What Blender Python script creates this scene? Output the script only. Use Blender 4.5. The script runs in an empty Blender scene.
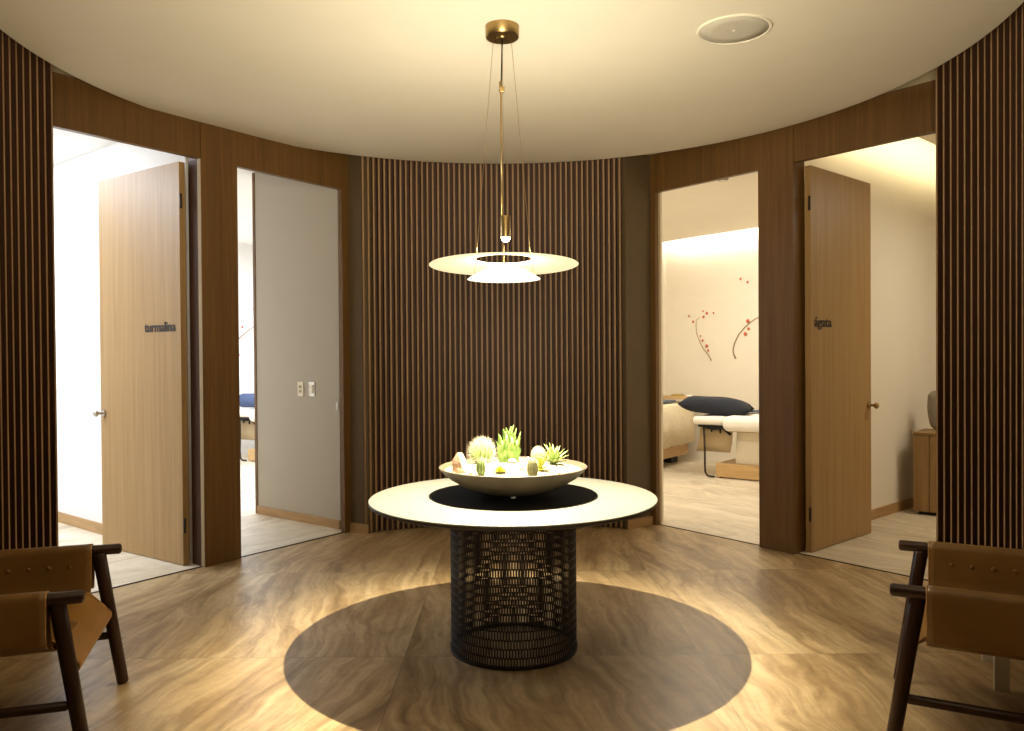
import bpy, bmesh, math, random
from mathutils import Vector, Matrix
random.seed(7)
S = bpy.context.scene
COL = S.collection
PI = math.pi

# ------------------------------------------------------------------ camera
F = 799.0
H = 1.42
PITCH = math.atan(8.5 / F)
ROLL = -0.0072
cd = bpy.data.cameras.new('camera')
cam = bpy.data.objects.new('camera', cd)
COL.objects.link(cam)
cd.sensor_width = 36
cd.lens = 36 * F / 1024
cd.clip_end = 60
R = Matrix.Rotation(PI/2 - PITCH, 4, 'X') @ Matrix.Rotation(ROLL, 4, 'Z')
cam.matrix_world = Matrix.Translation((0, 0, H)) @ R
S.camera = cam
R3 = R.to_3x3()

def ray(px, py):
    return R3 @ Vector(((px-512)/F, -(py-365.5)/F, -1))
def on_floor(px, py, z=0.0):
    d = ray(px, py); t = (z-H)/d.z
    return Vector((0, 0, H)) + d*t
def on_wall(px, py, p, n):
    d = ray(px, py); o = Vector((0, 0, H))
    t = (Vector((p[0], p[1], 0))-o).dot(Vector((n[0], n[1], 0))) / d.dot(Vector((n[0], n[1], 0)))
    return o + d*t

# ------------------------------------------------------------------ view
vs = S.view_settings
vs.view_transform = 'Standard'; vs.look = 'None'; vs.gamma = 1; vs.use_curve_mapping = False
vs.exposure = 0.08
S.display_settings.display_device = 'sRGB'
S.cycles.max_bounces = 10
S.cycles.diffuse_bounces = 6
S.cycles.sample_clamp_indirect = 4
S.cycles.use_denoising = True
w = bpy.data.worlds.new('world'); S.world = w; w.use_nodes = True
w.node_tree.nodes['Background'].inputs[0].default_value = (0.02, 0.016, 0.012, 1)
w.node_tree.nodes['Background'].inputs[1].default_value = 0.5

# ------------------------------------------------------------------ materials
def lin(c):
    return tuple(((v/255)/12.92 if v/255 <= .04045 else ((v/255+.055)/1.055)**2.4) for v in c) + (1,)
def mat(name, col, rough=.5, metal=0, noise=.0, scale=8, bump=0, emit=None, strength=0, spec=.5):
    m = bpy.data.materials.new(name); m.use_nodes = True
    nt = m.node_tree; b = nt.nodes['Principled BSDF']
    c = lin(col)
    b.inputs['Base Color'].default_value = c
    b.inputs['Roughness'].default_value = rough
    b.inputs['Metallic'].default_value = metal
    b.inputs['Specular IOR Level'].default_value = spec
    if noise or bump:
        tc = nt.nodes.new('ShaderNodeTexCoord')
        n = nt.nodes.new('ShaderNodeTexNoise'); n.inputs['Scale'].default_value = scale
        n.inputs['Detail'].default_value = 5
        nt.links.new(tc.outputs['Object'], n.inputs['Vector'])
        if noise:
            r = nt.nodes.new('ShaderNodeValToRGB')
            r.color_ramp.elements[0].position = .3; r.color_ramp.elements[1].position = .7
            r.color_ramp.elements[0].color = tuple(v*(1-noise) for v in c[:3])+(1,)
            r.color_ramp.elements[1].color = tuple(min(1, v*(1+noise)) for v in c[:3])+(1,)
            nt.links.new(n.outputs['Fac'], r.inputs[0]); nt.links.new(r.outputs[0], b.inputs['Base Color'])
        if bump:
            bp = nt.nodes.new('ShaderNodeBump'); bp.inputs['Strength'].default_value = bump
            bp.inputs['Distance'].default_value = .01
            nt.links.new(n.outputs['Fac'], bp.inputs['Height']); nt.links.new(bp.outputs[0], b.inputs['Normal'])
    if emit:
        b.inputs['Emission Color'].default_value = lin(emit); b.inputs['Emission Strength'].default_value = strength
    return m
def wood(name, dark, light, rough=.45, sc=(22, 22, 1.1)):
    m = bpy.data.materials.new(name); m.use_nodes = True
    nt = m.node_tree; b = nt.nodes['Principled BSDF']; b.inputs['Roughness'].default_value = rough
    b.inputs['Specular IOR Level'].default_value = .35
    tc = nt.nodes.new('ShaderNodeTexCoord'); mp = nt.nodes.new('ShaderNodeMapping')
    mp.inputs['Scale'].default_value = sc
    n = nt.nodes.new('ShaderNodeTexNoise'); n.inputs['Scale'].default_value = 1; n.inputs['Detail'].default_value = 7
    n.inputs['Distortion'].default_value = .6; n.inputs['Roughness'].default_value = .65
    r = nt.nodes.new('ShaderNodeValToRGB')
    r.color_ramp.elements[0].position = .3; r.color_ramp.elements[1].position = .72
    r.color_ramp.elements[0].color = lin(dark); r.color_ramp.elements[1].color = lin(light)
    bp = nt.nodes.new('ShaderNodeBump'); bp.inputs['Strength'].default_value = .12; bp.inputs['Distance'].default_value = .004
    L = nt.links.new
    L(tc.outputs['Object'], mp.inputs[0]); L(mp.outputs[0], n.inputs['Vector']); L(n.outputs['Fac'], r.inputs[0])
    L(r.outputs[0], b.inputs['Base Color']); L(n.outputs['Fac'], bp.inputs['Height']); L(bp.outputs[0], b.inputs['Normal'])
    return m
def stone_floor(name, cols, sx, sy, rough, band=.35, bump=.15, seam=(90, 70, 45)):
    m = bpy.data.materials.new(name); m.use_nodes = True
    nt = m.node_tree; b = nt.nodes['Principled BSDF']; N = nt.nodes.new; L = nt.links.new
    uv = N('ShaderNodeUVMap'); uv.uv_map = 'stone'
    mp = N('ShaderNodeMapping'); mp.inputs['Scale'].default_value = (sx, sy, 1)
    L(uv.outputs[0], mp.inputs[0])
    # slow warp
    wn = N('ShaderNodeTexNoise'); wn.inputs['Scale'].default_value = 1.1; wn.inputs['Detail'].default_value = 3
    L(uv.outputs[0], wn.inputs['Vector'])
    vm = N('ShaderNodeVectorMath'); vm.operation = 'MULTIPLY_ADD'
    vm.inputs[1].default_value = (2.0, .8, 0)
    L(wn.outputs['Color'], vm.inputs[0]); L(mp.outputs[0], vm.inputs[2])
    n1 = N('ShaderNodeTexNoise'); n1.inputs['Scale'].default_value = 1.0; n1.inputs['Detail'].default_value = 8
    n1.inputs['Roughness'].default_value = .66; n1.inputs['Distortion'].default_value = 1.3
    L(vm.outputs[0], n1.inputs['Vector'])
    r1 = N('ShaderNodeValToRGB'); e = r1.color_ramp.elements
    e[0].position = .28; e[0].color = lin(cols[0]); e[1].position = .74; e[1].color = lin(cols[3])
    k = e.new(.42); k.color = lin(cols[1]); k = e.new(.56); k.color = lin(cols[2])
    L(n1.outputs['Fac'], r1.inputs[0])
    # fine thin veins
    mp2 = N('ShaderNodeMapping'); mp2.inputs['Scale'].default_value = (sx*4.5, sy*2.2, 1); L(uv.outputs[0], mp2.inputs[0])
    vm2 = N('ShaderNodeVectorMath'); vm2.operation = 'MULTIPLY_ADD'; vm2.inputs[1].default_value = (5.0, 2, 0)
    L(wn.outputs['Color'], vm2.inputs[0]); L(mp2.outputs[0], vm2.inputs[2])
    n2 = N('ShaderNodeTexNoise'); n2.inputs['Scale'].default_value = 1.0; n2.inputs['Detail'].default_value = 6
    n2.inputs['Roughness'].default_value = .7
    L(vm2.outputs[0], n2.inputs['Vector'])
    r2 = N('ShaderNodeValToRGB'); e = r2.color_ramp.elements
    e[0].position = .38; e[0].color = (.42, .36, .28, 1); e[1].position = .56; e[1].color = (1, 1, 1, 1)
    L(n2.outputs['Fac'], r2.inputs[0])
    mx = N('ShaderNodeMixRGB'); mx.blend_type = 'MULTIPLY'; mx.inputs[0].default_value = band
    L(r1.outputs[0], mx.inputs[1]); L(r2.outputs[0], mx.inputs[2])
    # pitting
    n3 = N('ShaderNodeTexNoise'); n3.inputs['Scale'].default_value = 38; n3.inputs['Detail'].default_value = 4
    L(uv.outputs[0], n3.inputs['Vector'])
    # seams and tile tone
    uv2 = N('ShaderNodeUVMap'); uv2.uv_map = 'tile'
    sp = N('ShaderNodeSeparateXYZ'); L(uv2.outputs[0], sp.inputs[0])
    mn = N('ShaderNodeMath'); mn.operation = 'MINIMUM'; L(sp.outputs[0], mn.inputs[0]); L(sp.outputs[1], mn.inputs[1])
    lt = N('ShaderNodeMath'); lt.operation = 'LESS_THAN'; lt.inputs[1].default_value = .0022; L(mn.outputs[0], lt.inputs[0])
    mx2 = N('ShaderNodeMixRGB'); L(lt.outputs[0], mx2.inputs[0]); L(mx.outputs[0], mx2.inputs[1]); mx2.inputs[2].default_value = lin(seam)
    at = N('ShaderNodeAttribute'); at.attribute_name = 'tone'
    hs = N('ShaderNodeHueSaturation'); L(at.outputs['Fac'], hs.inputs['Value']); L(mx2.outputs[0], hs.inputs['Color'])
    n4 = N('ShaderNodeTexNoise'); n4.inputs['Scale'].default_value = 9; n4.inputs['Detail'].default_value = 7; n4.inputs['Roughness'].default_value = .75
    L(uv.outputs[0], n4.inputs['Vector'])
    r4 = N('ShaderNodeValToRGB'); r4.color_ramp.elements[0].position = .34; r4.color_ramp.elements[0].color = (.66, .62, .55, 1)
    r4.color_ramp.elements[1].position = .58; r4.color_ramp.elements[1].color = (1, 1, 1, 1); L(n4.outputs['Fac'], r4.inputs[0])
    mx4 = N('ShaderNodeMixRGB'); mx4.blend_type = 'MULTIPLY'; mx4.inputs[0].default_value = band
    L(hs.outputs[0], mx4.inputs[1]); L(r4.outputs[0], mx4.inputs[2]); L(mx4.outputs[0], b.inputs['Base Color'])
    b.inputs['Roughness'].default_value = rough
    bp = N('ShaderNodeBump'); bp.inputs['Strength'].default_value = bump; bp.inputs['Distance'].default_value = .004
    L(n3.outputs['Fac'], bp.inputs['Height']); L(bp.outputs[0], b.inputs['Normal'])
    rr = N('ShaderNodeMapRange'); rr.inputs['To Min'].default_value = rough-.1; rr.inputs['To Max'].default_value = rough+.12
    L(n3.outputs['Fac'], rr.inputs[0]); L(rr.outputs[0], b.inputs['Roughness'])
    return m

M = {}
M['veneer'] = wood('oak_veneer', (88, 60, 25), (114, 81, 38), .42, (26, 26, .9))
M['door'] = wood('door_veneer', (150, 117, 72), (172, 139, 92), .45, (30, 30, .8))
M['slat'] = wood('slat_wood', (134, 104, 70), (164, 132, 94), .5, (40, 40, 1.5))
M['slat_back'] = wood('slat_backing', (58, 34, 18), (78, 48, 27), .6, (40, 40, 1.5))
M['dark_panel'] = mat('dark_panel_paint', (88, 70, 44), .6, noise=.06, scale=30)
M['ceiling'] = mat('ceiling_paint', (226, 218, 198), .8, noise=.015, scale=3)
M['cove'] = mat('cove_paint', (190, 172, 135), .8, noise=.02)
M['white_wall'] = mat('white_wall_paint', (232, 230, 226), .75, noise=.01, scale=4)
M['cream_wall'] = mat('cream_wall_paint', (228, 220, 204), .75, noise=.012, scale=4)
M['grey_wall'] = mat('grey_wall_paint', (172, 162, 146), .75, noise=.012, scale=4)
M['base_wood'] = wood('baseboard_wood', (156, 122, 78), (184, 148, 102), .5, (3, 3, 40))
M['travertine'] = stone_floor('travertine', [(126, 100, 64), (166, 138, 98), (196, 169, 127), (218, 197, 157)], 4.2, .55, .36, band=.5, bump=.12)
M['room_stone'] = stone_floor('room_stone', [(178, 164, 142), (206, 192, 168), (220, 208, 186), (232, 222, 204)], 3.2, .5, .45, band=.25, seam=(150, 135, 112))
M['threshold'] = mat('threshold_metal', (60, 50, 38), .5, .6, noise=.05)
M['brass'] = mat('brushed_brass', (166, 140, 92), .32, 1, noise=.06, scale=60)
M['steel'] = mat('satin_steel', (190, 186, 176), .28, 1, noise=.04, scale=60)
M['black'] = mat('black_metal', (22, 20, 19), .5, .5, noise=.1, scale=50)
M['mesh_black'] = mat('powder_coated_mesh', (34, 28, 26), .55, .2, noise=.1, scale=50)
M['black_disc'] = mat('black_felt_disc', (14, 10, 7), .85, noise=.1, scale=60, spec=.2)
M['tabletop'] = mat('cream_tabletop', (124, 122, 110), .5, noise=.03, scale=7)
M['table_edge'] = mat('tabletop_edge', (50, 42, 32), .5, noise=.08, scale=20)
M['bowl'] = mat('grey_stoneware', (88, 76, 58), .55, noise=.25, scale=9, bump=.3)
M['sand'] = mat('white_sand', (148, 140, 118), .9, noise=.12, scale=90, bump=.6)
M['pebble'] = mat('white_pebble', (206, 198, 182), .7, noise=.1, scale=40, bump=.2)
M['pink_rock'] = mat('pink_rock', (206, 166, 140), .8, noise=.18, scale=30, bump=.5)
M['cactus'] = mat('cactus_skin', (122, 146, 74), .6, noise=.15, scale=40)
M['pale_cactus'] = mat('pale_cactus_skin', (160, 158, 110), .7, noise=.15, scale=60)
M['spine'] = mat('cactus_spine', (206, 196, 172), .6, noise=.05)
M['succulent'] = mat('succulent_leaf', (126, 158, 76), .45, noise=.15, scale=30)
M['yellow_leaf'] = mat('yellow_green_leaf', (196, 200, 70), .45, noise=.12, scale=30)
M['aloe'] = mat('aloe_leaf', (148, 166, 96), .45, noise=.15, scale=30)
M['leather'] = mat('tan_leather', (130, 95, 46), .42, noise=.14, scale=6, bump=.12)
M['lit_leather'] = mat('lit_tan_leather', (168, 122, 60), .42, noise=.12, scale=6, bump=.12)  # tan leather with the pendant light on the seat front put into the colour
M['leather_edge'] = mat('leather_edge', (196, 150, 88), .5, noise=.1, scale=20)
M['dark_wood'] = wood('dark_walnut', (40, 22, 11), (66, 38, 20), .38, (30, 30, 2))
M['white_lacquer'] = mat('white_lacquer', (228, 222, 208), .4, noise=.02)
M['plastic'] = mat('ivory_plastic', (222, 212, 188), .4, noise=.02)
M['sheet'] = mat('white_sheet', (230, 226, 218), .85, noise=.03, scale=12, bump=.2)
M['blanket'] = mat('oatmeal_blanket', (226, 212, 182), .95, noise=.14, scale=60, bump=.5)
M['navy'] = mat('navy_cotton', (30, 34, 44), .9, noise=.12, scale=12, bump=.25)
M['blue_cloth'] = mat('slate_blue_cloth', (96, 106, 120), .9, noise=.1, scale=12)
M['blue_bolster'] = mat('blue_bolster_cloth', (70, 84, 116), .9, noise=.1, scale=12)
M['beige_panel'] = mat('beige_panel', (168, 148, 114), .7, noise=.06, scale=8)
M['light_wood'] = wood('light_oak', (176, 142, 94), (204, 172, 122), .5, (3, 20, 20))
M['cabinet_wood'] = wood('cabinet_oak', (128, 100, 62), (164, 132, 88), .5, (20, 20, 1.2))
M['grey_cloth'] = mat('grey_upholstery', (142, 132, 116), .95, noise=.06, scale=30)
M['speaker'] = mat('speaker_cloth', (188, 182, 166), .9, noise=.08, scale=300)
M['red'] = mat('coral_red', (190, 92, 66), .6, noise=.05)
M['branch'] = mat('bronze_branch', (150, 116, 84), .5, noise=.05)
M['ink'] = mat('door_letter_black', (40, 30, 22), .5, noise=.05)
M['bulb'] = mat('lit_bulb', (255, 240, 200), .5, emit=(255, 232, 180), strength=30)
M['gold_cloth'] = mat('olive_gold_cloth', (150, 128, 56), .8, noise=.1, scale=40)

def glass_shade(name, transp, col, glow):
    m = bpy.data.materials.new(name); m.use_nodes = True
    nt = m.node_tree; nt.nodes.clear(); N = nt.nodes.new; L = nt.links.new
    out = N('ShaderNodeOutputMaterial')
    tr = N('ShaderNodeBsdfTransparent'); tl = N('ShaderNodeBsdfTranslucent'); df = N('ShaderNodeBsdfDiffuse')
    tl.inputs[0].default_value = col; df.inputs[0].default_value = col
    nz = N('ShaderNodeTexNoise'); nz.inputs['Scale'].default_value = 4
    m1 = N('ShaderNodeMixShader'); m1.inputs[0].default_value = .5
    m2 = N('ShaderNodeMixShader'); m2.inputs[0].default_value = 1-transp
    L(df.outputs[0], m1.inputs[1]); L(tl.outputs[0], m1.inputs[2])
    L(tr.outputs[0], m2.inputs[1]); L(m1.outputs[0], m2.inputs[2])
    em = N('ShaderNodeEmission'); em.inputs[0].default_value = (1, .93, .70, 1); em.inputs[1].default_value = glow
    ad = N('ShaderNodeAddShader'); L(m2.outputs[0], ad.inputs[0]); L(em.outputs[0], ad.inputs[1]); L(ad.outputs[0], out.inputs[0])
    return m
M['dome'] = glass_shade('opal_glass_dome', .62, (.95, .92, .82, 1), .7)
M['disc'] = glass_shade('opal_glass_disc', .0, (.86, .82, .68, 1), .32)

# ------------------------------------------------------------------ helpers
def obj(name, bm, m, parent=None, smooth=False, mats=None):
    me = bpy.data.meshes.new(name)
    bmesh.ops.recalc_face_normals(bm, faces=bm.faces)
    bm.to_mesh(me); bm.free()
    if mats:
        for k in mats: me.materials.append(k)
    else: me.materials.append(m)
    if smooth:
        for p in me.polygons: p.use_smooth = True
    o = bpy.data.objects.new(name, me); COL.objects.link(o)
    if parent: o.parent = parent
    return o
def tag(o, label=None, cat=None, group=None, kind=None):
    if label: o['label'] = label
    if cat: o['category'] = cat
    if group: o['group'] = group
    if kind: o['kind'] = kind
    return o
def struct(o, label=None, cat=None):
    o['kind'] = 'structure'
    if label: o['label'] = label
    if cat: o['category'] = cat
    return o
def thing(name, label, cat, loc=(0, 0, 0), rz=0, group=None):
    o = bpy.data.objects.new(name, None); COL.objects.link(o)
    o.location = loc; o.rotation_euler = (0, 0, rz); o.empty_display_size = .1
    return tag(o, label, cat, group)
def copy_tree(o, parent=None):
    c = o.copy(); COL.objects.link(c); c.parent = parent
    for ch in [x for x in bpy.data.objects if x.parent == o and x is not c]: copy_tree(ch, c)
    return c
def auto_smooth(o, ang=40):
    me = o.data
    for p in me.polygons: p.use_smooth = True
    bm = bmesh.new(); bm.from_mesh(me)
    for e in bm.edges:
        if len(e.link_faces) == 2 and e.calc_face_angle(0) > math.radians(ang): e.smooth = False
    bm.to_mesh(me); bm.free()
    return o
def box(bm, x0, x1, y0, y1, z0, z1, bev=0, mtx=None):
    b2 = bmesh.new()
    r = bmesh.ops.create_cube(b2, size=1)
    for v in b2.verts:
        v.co = Vector((x0+(v.co.x+.5)*(x1-x0), y0+(v.co.y+.5)*(y1-y0), z0+(v.co.z+.5)*(z1-z0)))
    if bev: bmesh.ops.bevel(b2, geom=b2.edges[:]+b2.verts[:], offset=bev, segments=2, profile=.7, affect='EDGES')
    if mtx: b2.transform(mtx)
    join(bm, b2)
def join(bm, b2, mi=None):
    b2.verts.index_update()
    vm = [bm.verts.new(v.co) for v in b2.verts]
    for f in b2.faces:
        try:
            nf = bm.faces.new([vm[v.index] for v in f.verts]); nf.smooth = f.smooth
            nf.material_index = f.material_index if mi is None else mi
        except ValueError: pass
    b2.free()
def prism(bm, pts, z0, z1):
    a = [bm.verts.new((p[0], p[1], z0)) for p in pts]; b = [bm.verts.new((p[0], p[1], z1)) for p in pts]
    n = len(pts)
    bm.faces.new(a[::-1]); bm.faces.new(b)
    for i in range(n): bm.faces.new((a[i], a[(i+1) % n], b[(i+1) % n], b[i]))
def wallbox(bm, p, q, th, z0, z1):
    """vertical slab from p to q, thickness th to the left of p->q"""
    p = Vector(p[:2]); q = Vector(q[:2]); d = (q-p).normalized(); n = Vector((-d.y, d.x))*th
    prism(bm, [p, q, q+n, p+n], z0, z1)
def tube(bm, pts, r, seg=10, cap=True, taper=None):
    pts = [Vector(p) for p in pts]; rings = []
    for i, p in enumerate(pts):
        a = pts[max(0, i-1)]; b = pts[min(len(pts)-1, i+1)]
        d = (b-a).normalized(); up = Vector((0, 0, 1)) if abs(d.z) < .95 else Vector((1, 0, 0))
        x = d.cross(up).normalized(); y = d.cross(x).normalized()
        rr = taper[i] if taper else r
        rings.append([bm.verts.new(p+(x*math.cos(2*PI*k/seg)+y*math.sin(2*PI*k/seg))*rr) for k in range(seg)])
    for i in range(len(rings)-1):
        for k in range(seg):
            f = bm.faces.new((rings[i][k], rings[i][(k+1) % seg], rings[i+1][(k+1) % seg], rings[i+1][k])); f.smooth = True
    if cap:
        bm.faces.new(rings[0][::-1]); bm.faces.new(rings[-1])
def pole(bm, p, q, r0, r1=None, seg=16):
    """round pole with rounded ends"""
    r1 = r0 if r1 is None else r1
    p = Vector(p); q = Vector(q); L = (q-p).length; d = (q-p)/L
    e = .35*min(r0, r1)
    pts = [p, p+d*e*.4, p+d*e, q-d*e, q-d*e*.4, q]
    tube(bm, pts, 0, seg, True, [r0*.62, r0*.88, r0, r1, r1*.88, r1*.62])
def lathe(bm, prof, seg=48, c=(0, 0), close=False):
    rings = []
    for r, z in prof:
        if r < 1e-6: rings.append([bm.verts.new((c[0], c[1], z))])
        else: rings.append([bm.verts.new((c[0]+r*math.cos(2*PI*k/seg), c[1]+r*math.sin(2*PI*k/seg), z)) for k in range(seg)])
    n = len(rings)
    for i in range(n if close else n-1):
        a, b = rings[i], rings[(i+1) % n]
        for k in range(seg):
            k2 = (k+1) % seg
            if len(a) == 1 and len(b) == 1: continue
            if len(a) == 1: bm.faces.new((a[0], b[k], b[k2]))
            elif len(b) == 1: bm.faces.new((a[k], a[k2], b[0]))
            else: bm.faces.new((a[k], a[k2], b[k2], b[k]))
def V2(a, b): return Vector((a, b))

# ------------------------------------------------------------------ plan
ZD = 2.784            # door head
ZL = 3.10             # lintel top
ZC = 3.03             # ceiling disc underside
ZU = 3.30             # recess above the disc
CC = V2(-.04, 4.22)   # centre of the round hall
RS = 2.50             # slat front radius
# left diagonal frame
PL = V2(-1.398, 6.492); UL = V2(-.585, -.811).normalized(); VL = V2(-UL.y, UL.x) * -1
if VL.x > 0: VL = -VL
# right diagonal frame
PR = V2(1.235, 6.711); UR = V2(.622, -.783).normalized(); VR = V2(-UR.y, UR.x)
if VR.x < 0: VR = -VR
def LP(u, v): return PL + UL*u + VL*v
def RP(u, v): return PR + UR*u + VR*v

def side(P, U, V, a, b, v0, v1, z0, z1):
    bm = bmesh.new(); prism(bm, [P+U*a+V*v0, P+U*b+V*v0, P+U*b+V*v1, P+U*a+V*v1], z0, z1); return bm

# ------------------------------------------------------------------ floors
def tiled(name, m, tiles, parent=None):
    """tiles: list of (four corners xy, z, rot, offset, tone)"""
    me = bpy.data.meshes.new(name)
    vs_, fs = [], []
    for c, z, rot, off, tone in tiles:
        i = len(vs_); vs_ += [(p[0], p[1], z) for p in c]; fs.append(tuple(range(i, i+len(c))))
    me.from_pydata(vs_, [], fs)
    u1 = me.uv_layers.new(name='stone'); u2 = me.uv_layers.new(name='tile')
    at = me.attributes.new('tone', 'FLOAT', 'FACE')
    for f, (c, z, rot, off, tone) in zip(me.polygons, tiles):
        at.data[f.index].value = tone
        o = c[0]; lx = (Vector(c[1])-Vector(o)).length; ly = (Vector(c[3])-Vector(o)).length
        dx = (Vector(c[1])-Vector(o))/lx; dy = (Vector(c[3])-Vector(o))/ly
        for li in f.loop_indices:
            p = Vector(vs_[me.loops[li].vertex_index][:2])
            cr, sr = math.cos(rot), math.sin(rot)
            u1.data[li].uv = (p.x*cr+p.y*sr+off[0], -p.x*sr+p.y*cr+off[1])
            q = p-Vector(o); u2.data[li].uv = (q.dot(dx), q.dot(dy))
    me.materials.append(m)
    o = bpy.data.objects.new(name, me); COL.objects.link(o)
    if parent: o.parent = parent
    return o
tl = []
ys = [-1.9, -.35, .9, 2.28, 3.78, 5.28, 6.78, 8.3]
xs_rows = [[-4.72, -3.32, -1.92, -.52, .88, 2.28, 3.68, 5.08]]*8
rnd = random.Random(3)
for j in range(len(ys)-1):
    xs = xs_rows[j]
    for i in range(len(xs)-1):
        x0, x1, y0, y1 = xs[i], xs[i+1], ys[j], ys[j+1]
        for a, b in ((x0, x1),):
            tl.append((((a, y0), (b, y0), (b, y1), (a, y1)), 0, rnd.uniform(-.25, .25), (rnd.uniform(0, 20), rnd.uniform(0, 20)), rnd.uniform(.94, 1.05)))
fl = tiled('floor', M['travertine'], tl); struct(fl)

def room_floor(name, P, u0, u1, v0, v1, U, V, z=.003, w=.62, l=1.2):
    t = []
    nv = math.ceil((v1-v0)/w); 
    for j in range(nv):
        a = v0+j*w; b = min(v1, a+w)
        u = u0-(j*.37 % 1)*l
        while u < u1:
            s = max(u0, u); e = min(u1, u+l); u += l
            if e-s < .02: continue
            c = [P+U*s+V*a, P+U*e+V*a, P+U*e+V*b, P+U*s+V*b]
            t.append((c, z, math.atan2(U.y, U.x)+PI/2+random.uniform(-.2, .2), (random.uniform(0, 20), random.uniform(0, 20)), random.uniform(.96, 1.04)))
    return struct(tiled(name, M['room_stone'], t))
room_floor('floor', PL, -3.6, 3.4, 0.0, 5.4, UL, VL)
room_floor('floor', PR, -3.6, 4.2, 0.0, 4.0, UR, VR)

# thresholds
bm = bmesh.new(); wallbox(bm, LP(0, -.008), LP(2.2, -.008), .012, 0, .0045); struct(obj('trim_1', bm, M['threshold']))
bm = bmesh.new(); wallbox(bm, RP(0, -.008), RP(2.6, -.008), .012, 0, .0045); struct(obj('trim_2', bm, M['threshold']))

# ------------------------------------------------------------------ ceiling
bm = bmesh.new()
lathe(bm, [(0, ZC), (2.4, ZC), (2.458, ZC+.002), (2.462, ZC+.006), (2.462, ZC+.05), (0, ZC+.05)], 160, CC)
o = struct(obj('ceiling', bm, M['ceiling'])); auto_smooth(o, 30)
bm = bmesh.new()
prism(bm, [(-4.4, -2.0), (4.4, -2.0), (4.4, 4.2), (2.95, 4.65), RP(0, .12), (-.0, 7.6), LP(0, .12), (-3.0, 4.4), (-4.4, 4.2)], ZU, ZU+.06)
struct(obj('ceiling', bm, M['cove']))

# ------------------------------------------------------------------ slat walls
def slat_panel(name, a0, a1, pitch, R0=RS, z1=3.14, back=.2, sw=.0145, dp=.050):
    """angles measured from the hall centre, degrees; slats run from a0 to a1"""
    a0, a1 = math.radians(a0), math.radians(a1)
    L = abs(a1-a0)*R0; n = int(L/pitch)
    bm = bmesh.new(); P = lambda r, a: CC+V2(math.cos(a), math.sin(a))*r
    for i in range(n+1):
        a = a0+(a1-a0)*i/n; h = sw/2/R0
        prism(bm, [P(R0, a-h), P(R0, a+h), P(R0+dp, a+h), P(R0+dp, a-h)], .012, z1)
        bm.faces.ensure_lookup_table()
        for f in bm.faces[-6:]:
            f.normal_update(); c = f.calc_center_median()
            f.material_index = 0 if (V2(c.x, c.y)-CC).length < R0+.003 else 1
    nf = len(bm.faces)
    K = 40; r0, r1 = R0+dp, R0+back; h = sw/2/R0*(1 if a1 > a0 else -1)
    aa = [a0-h+(a1-a0+2*h)*k/K for k in range(K+1)]
    lo = [(bm.verts.new((*P(r0, a), 0)), bm.verts.new((*P(r1, a), 0)), bm.verts.new((*P(r1, a), z1)), bm.verts.new((*P(r0, a), z1))) for a in aa]
    for k in range(K):
        for s in range(4):
            bm.faces.new((lo[k][s], lo[k+1][s], lo[k+1][(s+1) % 4], lo[k][(s+1) % 4]))
    bm.faces.new(lo[0]); bm.faces.new(lo[-1][::-1])
    bm.faces.ensure_lookup_table()
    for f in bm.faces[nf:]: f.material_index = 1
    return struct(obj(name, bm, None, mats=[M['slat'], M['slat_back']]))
def ang(p): d = V2(*p)-CC; return math.degrees(math.atan2(d.y, d.x))
slat_panel('wall_center', ang((-1.185, 6.43)), ang((.905, 6.58)), .0445)
aL = ang((-2.548, 4.43)); aR = ang((2.417, 4.575))
slat_panel('wall_left', aL if aL > 0 else aL+360, 196, .0568, back=.12)
slat_panel('wall_right', aR, -14, .0592, back=.12)

# dark returns beside the central slats, with skirting and door lining
def ret(p, q, z0, z1, th, m, name):
    bm = bmesh.new(); wallbox(bm, p, q, th, z0, z1); return struct(obj(name, bm, m))
ret((-1.365, 6.545), (-1.168, 6.435), 0, ZL, .12, M['dark_panel'], 'wall_return')
ret((.935, 6.530), (1.20, 6.745), 0, ZL, .12, M['dark_panel'], 'wall_return')
ret((-1.350, 6.523), (-1.172, 6.424), 0, .075, .012, M['base_wood'], 'baseboard_left')
ret((.945, 6.525), (1.195, 6.728), 0, .075, .012, M['base_wood'], 'baseboard_right')
# jamb linings of the inner doors
struct(obj('trim_3', side(PL, UL, VL, -.085, .0, -.04, .0, 0, ZL), M['veneer']))
struct(obj('trim_4', side(PR, UR, VR, -.075, .0, -.04, .0, 0, ZL), M['veneer']))
struct(obj('trim_8', side(PR, UR, VR, -.075, -.004, .0, .03, 0, ZL), M['beige_panel']))

# ------------------------------------------------------------------ portals: lintels and pillars
def uof(P, U, p): return (V2(*p)-P).dot(U)
uL1 = uof(PL, UL, (-1.945, 5.72))+.035; uL2 = uof(PL, UL, (-2.105, 5.44))
uR1 = uof(PR, UR, (1.822, 5.90)); uR2 = uof(PR, UR, (2.030, 5.66))-.03
struct(obj('wall_left_pillar', side(PL, UL, VL, uL1, uL2, -.045, .10, 0, ZL), M['veneer']))
struct(obj('wall_right_pillar', side(PR, UR, VR, uR1, uR2, -.045, .10, 0, ZL), M['veneer']))
struct(obj('wall_left_lintel', side(PL, UL, VL, -.085, uL1, -.043, .0, ZD, ZL), M['veneer']))
struct(obj('wall_right_lintel', side(PR, UR, VR, -.075, uR1, -.043, .0, ZD, ZL), M['veneer']))
struct(obj('wall_left_lintel', side(PL, UL, VL, uL2+.006, 2.75, -.045, .0, ZD, ZL), M['veneer']))
struct(obj('wall_right_lintel', side(PR, UR, VR, uR2+.006, 2.95, -.045, .0, ZD, ZL), M['veneer']))
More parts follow.
